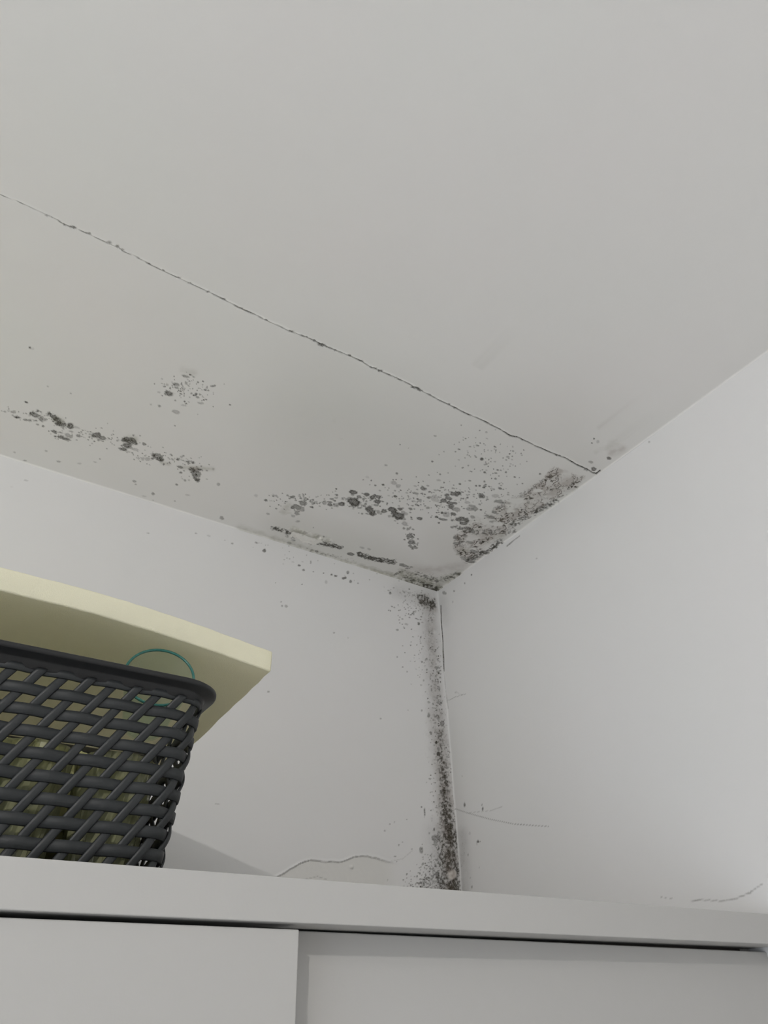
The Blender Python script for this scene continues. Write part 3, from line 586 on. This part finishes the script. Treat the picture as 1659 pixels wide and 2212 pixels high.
# ================================================================== basket
bk = empty('storage_basket', (0.06, 0.72, ZTOP), 'charcoal grey woven plastic basket with rounded rim on top of the wardrobe', 'basket')
bo = Vector(bk.location)
ZR = 0.25
BX0, BX1, BY0, BY1 = -0.12, 0.2193, 0.632, 0.850         # body at the rim height
TAP = 0.0957
BR = 0.030
def ring_pt(u, z, off=0.0):
    """point on the rounded rectangle of the basket's body; u in metres along the rim-height perimeter from the front's left"""
    k = TAP * (ZR - z)
    x0, x1, y0, y1 = BX0, BX1, BY0, BY1
    w, h = x1 - x0 - 2 * BR, y1 - y0 - 2 * BR; q = math.pi * BR / 2
    per = 2 * w + 2 * h + 4 * q; u %= per
    segs = [(w, 'f'), (q, 'fr'), (h, 'r'), (q, 'rb'), (w, 'b'), (q, 'bl'), (h, 'l'), (q, 'lf')]
    for L_, s_ in segs:
        if u <= L_: break
        u -= L_
    t = u / L_
    def corner(cx, cy, a0):
        a = a0 + t * math.pi / 2; return cx + BR * math.cos(a), cy + BR * math.sin(a), math.cos(a), math.sin(a)
    if s_ == 'f': x, y, nx, ny = x0 + BR + u, y0, 0, -1
    elif s_ == 'r': x, y, nx, ny = x1, y0 + BR + u, 1, 0
    elif s_ == 'b': x, y, nx, ny = x1 - BR - u, y1, 0, 1
    elif s_ == 'l': x, y, nx, ny = x0, y1 - BR - u, -1, 0
    elif s_ == 'fr': x, y, nx, ny = corner(x1 - BR, y0 + BR, -math.pi / 2)
    elif s_ == 'rb': x, y, nx, ny = corner(x1 - BR, y1 - BR, 0)
    elif s_ == 'bl': x, y, nx, ny = corner(x0 + BR, y1 - BR, math.pi / 2)
    else: x, y, nx, ny = corner(x0 + BR, y0 + BR, math.pi)
    cx, cy = (x0 + x1) / 2, (y0 + y1) / 2
    hx, hy = (x1 - x0) / 2, (y1 - y0) / 2
    x = cx + (x - cx) * (1 - k / hx); y = cy + (y - cy) * (1 - k / hy)
    return Vector((x + nx * off, y + ny * off, z)) - bo, Vector((nx, ny, 0))
PER = 2 * (BX1 - BX0 - 2 * BR) + 2 * (BY1 - BY0 - 2 * BR) + 2 * math.pi * BR
NR = int(round(PER / 0.0203 / 2)) * 2; PIT = PER / NR
DZ = 0.01635
ZS = [0.2532 - DZ * j for j in range(9)]
U0 = 0.0642 - (BX0 + BR)          # a rib crosses hole row 0 (z=.245) at x=.0642
def rib_u(i, z): return U0 + i * PIT - (0.245 - z) * 0.63
def rib_phase(u, z): return (u - U0 + (0.245 - z) * 0.63) / PIT
AMP = 0.0012
# horizontal strips
for j, z in enumerate(ZS):
    hh = 0.0048 if j else 0.0034
    V = []; F = []; n = NR * 8
    for i in range(n):
        u = PER * i / n
        ph = rib_phase(u, z); off = AMP * math.cos(math.pi * (ph + j + 1))     # outside where the rib dips in
        for dz, do in ((-hh, -.0010), (-hh * .9, .0009), (0, .0012), (hh * .9, .0009), (hh, -.0010), (0, -.0012)):
            V.append(ring_pt(u, z + dz, off + do)[0])
    for i in range(n):
        for a in range(6):
            b = (a + 1) % 6; i2 = (i + 1) % n
            F.append((i * 6 + a, i2 * 6 + a, i2 * 6 + b, i * 6 + b))
    mesh('weave_strip', V, F, M_PLAS, bk, True)
# slanting ribs
for i in range(NR):
    V = []; F = []; n = 54
    zt, zb = 0.2545, 0.1075
    for s_ in range(n + 1):
        z = zt + (zb - zt) * s_ / n
        u = rib_u(i, z)
        jj = (0.2532 - z) / DZ
        off = -AMP * 1.05 * math.cos(math.pi * (i + jj + 1))
        for du, do in ((-.0047, -.0008), (-.0040, .0009), (-.0015, .0013), (.0015, .0013), (.0040, .0009), (.0047, -.0008), (0, -.0014)):
            V.append(ring_pt(u + du, z + du * .0, off + do)[0])
    for s_ in range(n):
        for a in range(7):
            b = (a + 1) % 7
            F.append((s_ * 7 + a, s_ * 7 + b, (s_ + 1) * 7 + b, (s_ + 1) * 7 + a))
    F.append(tuple(range(6, -1, -1))); F.append(tuple(n * 7 + a for a in range(7)))
    mesh('rib', V, F, M_PLAS, bk, True)
def sweep(name, prof, mat, n=160, smooth=True):
    V = []; F = []; m = len(prof)
    for i in range(n):
        for off, z in prof: V.append(ring_pt(PER * i / n, z, off)[0])
    for i in range(n):
        for a in range(m):
            b = (a + 1) % m; i2 = (i + 1) % n
            F.append((i * m + a, i2 * m + a, i2 * m + b, i * m + b))
    o = mesh(name, V, F, mat, bk, smooth); return o
rim = sweep('rim', [(-.0022, .2530), (.0016, .2532), (.0020, .2595), (.0034, .2608), (.0112, .2628), (.0124, .2636), (.0128, .2652), (.0124, .2672), (.0106, .2682), (.0088, .2675), (.0060, .2650), (.0004, .2600), (-.0022, .2570)], M_RIM, 220)
base_p = []
n = 96
V = [ring_pt(PER * i / n, .1060, .0008)[0] for i in range(n)] + [ring_pt(PER * i / n, .1095, .0012)[0] for i in range(n)] + [ring_pt(PER * i / n, .1110, -.0015)[0] for i in range(n)]
F = [tuple(range(n - 1, -1, -1)), tuple(2 * n + i for i in range(n))] + [(i, (i + 1) % n, n + (i + 1) % n, n + i) for i in range(n)] + [(n + i, n + (i + 1) % n, 2 * n + (i + 1) % n, 2 * n + i) for i in range(n)]
mesh('base', [v - Vector((0, 0, .0009)) for v in V], F, M_PLAS, bk)

# ================================================================== what is in the basket
def lathe(name, prof, n, mat, parent, rib=0, amp=0, smooth=True):
    V = []; F = []; m = len(prof)
    for i in range(n):
        a = 2 * math.pi * i / n
        for k_, (r_, z) in enumerate(prof):
            rr = r_ * (1 + amp * (abs(math.cos(rib * a / 2 + z * 55)) - .5)) if rib else r_
            V.append((rr * math.cos(a), rr * math.sin(a), z))
    for i in range(n):
        for k_ in range(m - 1):
            i2 = (i + 1) % n; F.append((i * m + k_, i2 * m + k_, i2 * m + k_ + 1, i * m + k_ + 1))
    F.append(tuple(i * m for i in range(n - 1, -1, -1)))
    return mesh(name, V, F, mat, parent, smooth)
cut = [(.024, 0), (.028, .004), (.031, .03), (.033, .06), (.0345, .092), (.0345, .094), (.0325, .094), (.031, .06), (.029, .03), (.026, .010), (.001, .008)]
for x, y, lab in [(0.1605, 0.695, 'olive cut glass tumbler seen through the weave, nearest the right end of the basket'),
                  (0.0870, 0.693, 'olive cut glass tumbler seen through the weave, middle of the three'),
                  (0.0120, 0.695, 'olive cut glass tumbler seen through the weave at the left edge of the photo')]:
    e_ = empty('cut_glass_tumbler', (x, y, .1115), lab, 'glass', 'cut glass tumblers inside the basket')
    lathe('tumbler_body', cut, 48, M_GLASSO, e_, 12, .10, False)
# crumpled cellophane heap behind the tumblers
R = random.Random(5)
V = []; F = []; na, nb = 72, 40
for i in range(na):
    for j in range(nb + 1):
        a = 2 * math.pi * i / na; b = math.pi * j / nb
        p = Vector((math.sin(b) * math.cos(a), math.sin(b) * math.sin(a), math.cos(b)))
        e4 = lambda c_, k_: math.copysign(abs(c_) ** k_, c_)
        cr = vnoise(np.array([a * 4.5 + b * 3]), np.array([b * 7.]), 41)[0] - .5 + .6 * (abs(vnoise(np.array([a * 11.]), np.array([b * 13.]), 42)[0] - .5))
        rr = 1 + .10 * cr
        V.append((0.062 + e4(p.x, .55) * .124 * rr, 0.7830 + e4(p.y, .6) * .0385 * rr, 0.1785 + e4(p.z, .55) * .0560 * rr))
for i in range(na):
    for j in range(nb): F.append((i * (nb + 1) + j, ((i + 1) % na) * (nb + 1) + j, ((i + 1) % na) * (nb + 1) + j + 1, i * (nb + 1) + j + 1))
o = mesh('cellophane_wrap', V, F, M_WRAP, None, False)
o['label'] = 'olive green crumpled cellophane heap filling the basket behind its weave'; o['category'] = 'wrapping'
# tilted drinking glass whose teal rim shows over the basket's rim
tg = empty('drinking_glass', (0.1845, 0.688, 0.2925), 'thin clear glass with teal green rim showing above the basket rim', 'glass')
ax = Vector((0.15, 0.90, -0.26)).normalized()
tg.rotation_euler = ax.to_track_quat('-Z', 'Y').to_euler()
pr = [(.001, -.082), (.020, -.082), (.023, -.079), (.0345, 0), (.0333, 0), (.0222, -.077), (.019, -.0795), (.001, -.0795)]
n = 64; V = []; F = []; m = len(pr)
for i in range(n):
    a = 2 * math.pi * i / n
    for r_, z in pr: V.append((r_ * math.cos(a), r_ * math.sin(a), z))
for i in range(n):
    for k_ in range(m - 1): i2 = (i + 1) % n; F.append((i * m + k_, i2 * m + k_, i2 * m + k_ + 1, i * m + k_ + 1))
mesh('glass_body', V, F, M_GLASS, tg, True)
V = []; F = []
for i in range(n):
    a = 2 * math.pi * i / n
    for j in range(8):
        b = 2 * math.pi * j / 8; rr = .0340 + .0014 * math.cos(b)
        V.append((rr * math.cos(a), rr * math.sin(a), .0014 * math.sin(b)))
for i in range(n):
    for j in range(8): F.append((i * 8 + j, ((i + 1) % n) * 8 + j, ((i + 1) % n) * 8 + (j + 1) % 8, i * 8 + (j + 1) % 8))
o = mesh('glass_rim', V, F, M_GRIM, tg, True); o['label'] = 'teal green glass edge'

# ================================================================== foam sheet
YFO = 0.68
LOW = [(-.60, .3745), (-.30, .3770), (-.12, .3775), (.0242, .3767), (.0960, .3760), (.1180, .3755), (.1880, .3702), (.2560, .3630), (.3311, .3529)]
KF = YFO / 0.75
def low_z(x): return float(np.interp(x, [p[0] * KF for p in LOW], [p[1] * KF for p in LOW]))
def smooth_z(x):
    return sum(low_z(x + d_) for d_ in (-.03, -.02, -.01, 0, .01, .02, .03)) / 7 if x < .26 else low_z(x)
V = []; F = []
xs = np.linspace(-.56, .3325 * KF, 90); ys = np.linspace(YFO, 1.2440, 36); TH = 0.0240
nx_, ny_ = len(xs), len(ys)
for layer in (0, 1):
    for x in xs:
        z = smooth_z(x)
        for y in ys:
            t = (y - YFO)
            jx = (vnoise(np.array([y * 160.]), np.array([layer * 9.]), 51)[0] - .5) * .0016 if x > .3 else 0
            jy = (vnoise(np.array([x * 160.]), np.array([layer * 9. + 3]), 52)[0] - .5) * .0012 if y < YFO + .001 else 0
            V.append((x + jx, y + jy, z - .070 * t + layer * TH))
F = []
for i in range(nx_ - 1):
    for j in range(ny_ - 1):
        q = i * ny_ + j; F.append((q, q + 1, q + ny_ + 1, q + ny_)); q2 = q + nx_ * ny_; F.append((q2, q2 + ny_, q2 + ny_ + 1, q2 + 1))
T = nx_ * ny_
for i in range(nx_ - 1):
    a, b = i * ny_, (i + 1) * ny_; F.append((a, b, b + T, a + T)); a, b = a + ny_ - 1, b + ny_ - 1; F.append((b, a, a + T, b + T))
for j in range(ny_ - 1):
    a, b = j, j + 1; F.append((b, a, a + T, b + T)); a, b = (nx_ - 1) * ny_ + j, (nx_ - 1) * ny_ + j + 1; F.append((a, b, b + T, a + T))
fo = mesh('foam_sheet', V, F, M_FOAM, None, True)
fo['label'] = 'pale yellow foam sheet lying flat above the basket, drooping at its right end'; fo['category'] = 'foam sheet'
m = fo.modifiers.new('bevel', 'BEVEL'); m.width = .002; m.segments = 3; m.limit_method = 'ANGLE'; m.angle_limit = math.radians(50)

# cardboard box beyond the left edge of the frame that carries the foam sheet
cb = empty('cardboard_box', (-.36, 1.0, ZTOP), 'brown cardboard box left of the basket holding up the foam sheet', 'box')
def z_under(x, y): return smooth_z(x) - .070 * (y - YFO)
ztop_box = min(z_under(-.5, 1.2), z_under(-.22, 1.2)) - .001
box('box_body', (-.52, .80, ZTOP), (-.20, 1.20, ztop_box - .004), M_CARD, cb, .001, tuple(cb.location))
for x0_, x1_ in ((-.52, -.3605), (-.3595, -.20)):
    box('box_flap', (x0_, .80, ztop_box - .0038), (x1_, 1.20, ztop_box), M_CARD, cb, 0, tuple(cb.location))

# ================================================================== ceiling lamp, outside the frame
cl = empty('ceiling_lamp', (LAMP[0], LAMP[1], ZC), 'small bulb in a white socket on the ceiling behind the camera', 'lamp')
def cyl(name, r1, r2, z0, z1, mat, parent, n=32):
    V = [(r1 * math.cos(2 * math.pi * i / n), r1 * math.sin(2 * math.pi * i / n), z0) for i in range(n)] + [(r2 * math.cos(2 * math.pi * i / n), r2 * math.sin(2 * math.pi * i / n), z1) for i in range(n)]
    F = [tuple(range(n - 1, -1, -1)), tuple(range(n, 2 * n))] + [(i, (i + 1) % n, n + (i + 1) % n, n + i) for i in range(n)]
    return mesh(name, V, F, mat, parent)
cyl('ceiling_rose', .045, .05, -.018, 0, M_BLACKP, cl); cyl('socket', .018, .022, -.055, -.018, M_BLACKP, cl)
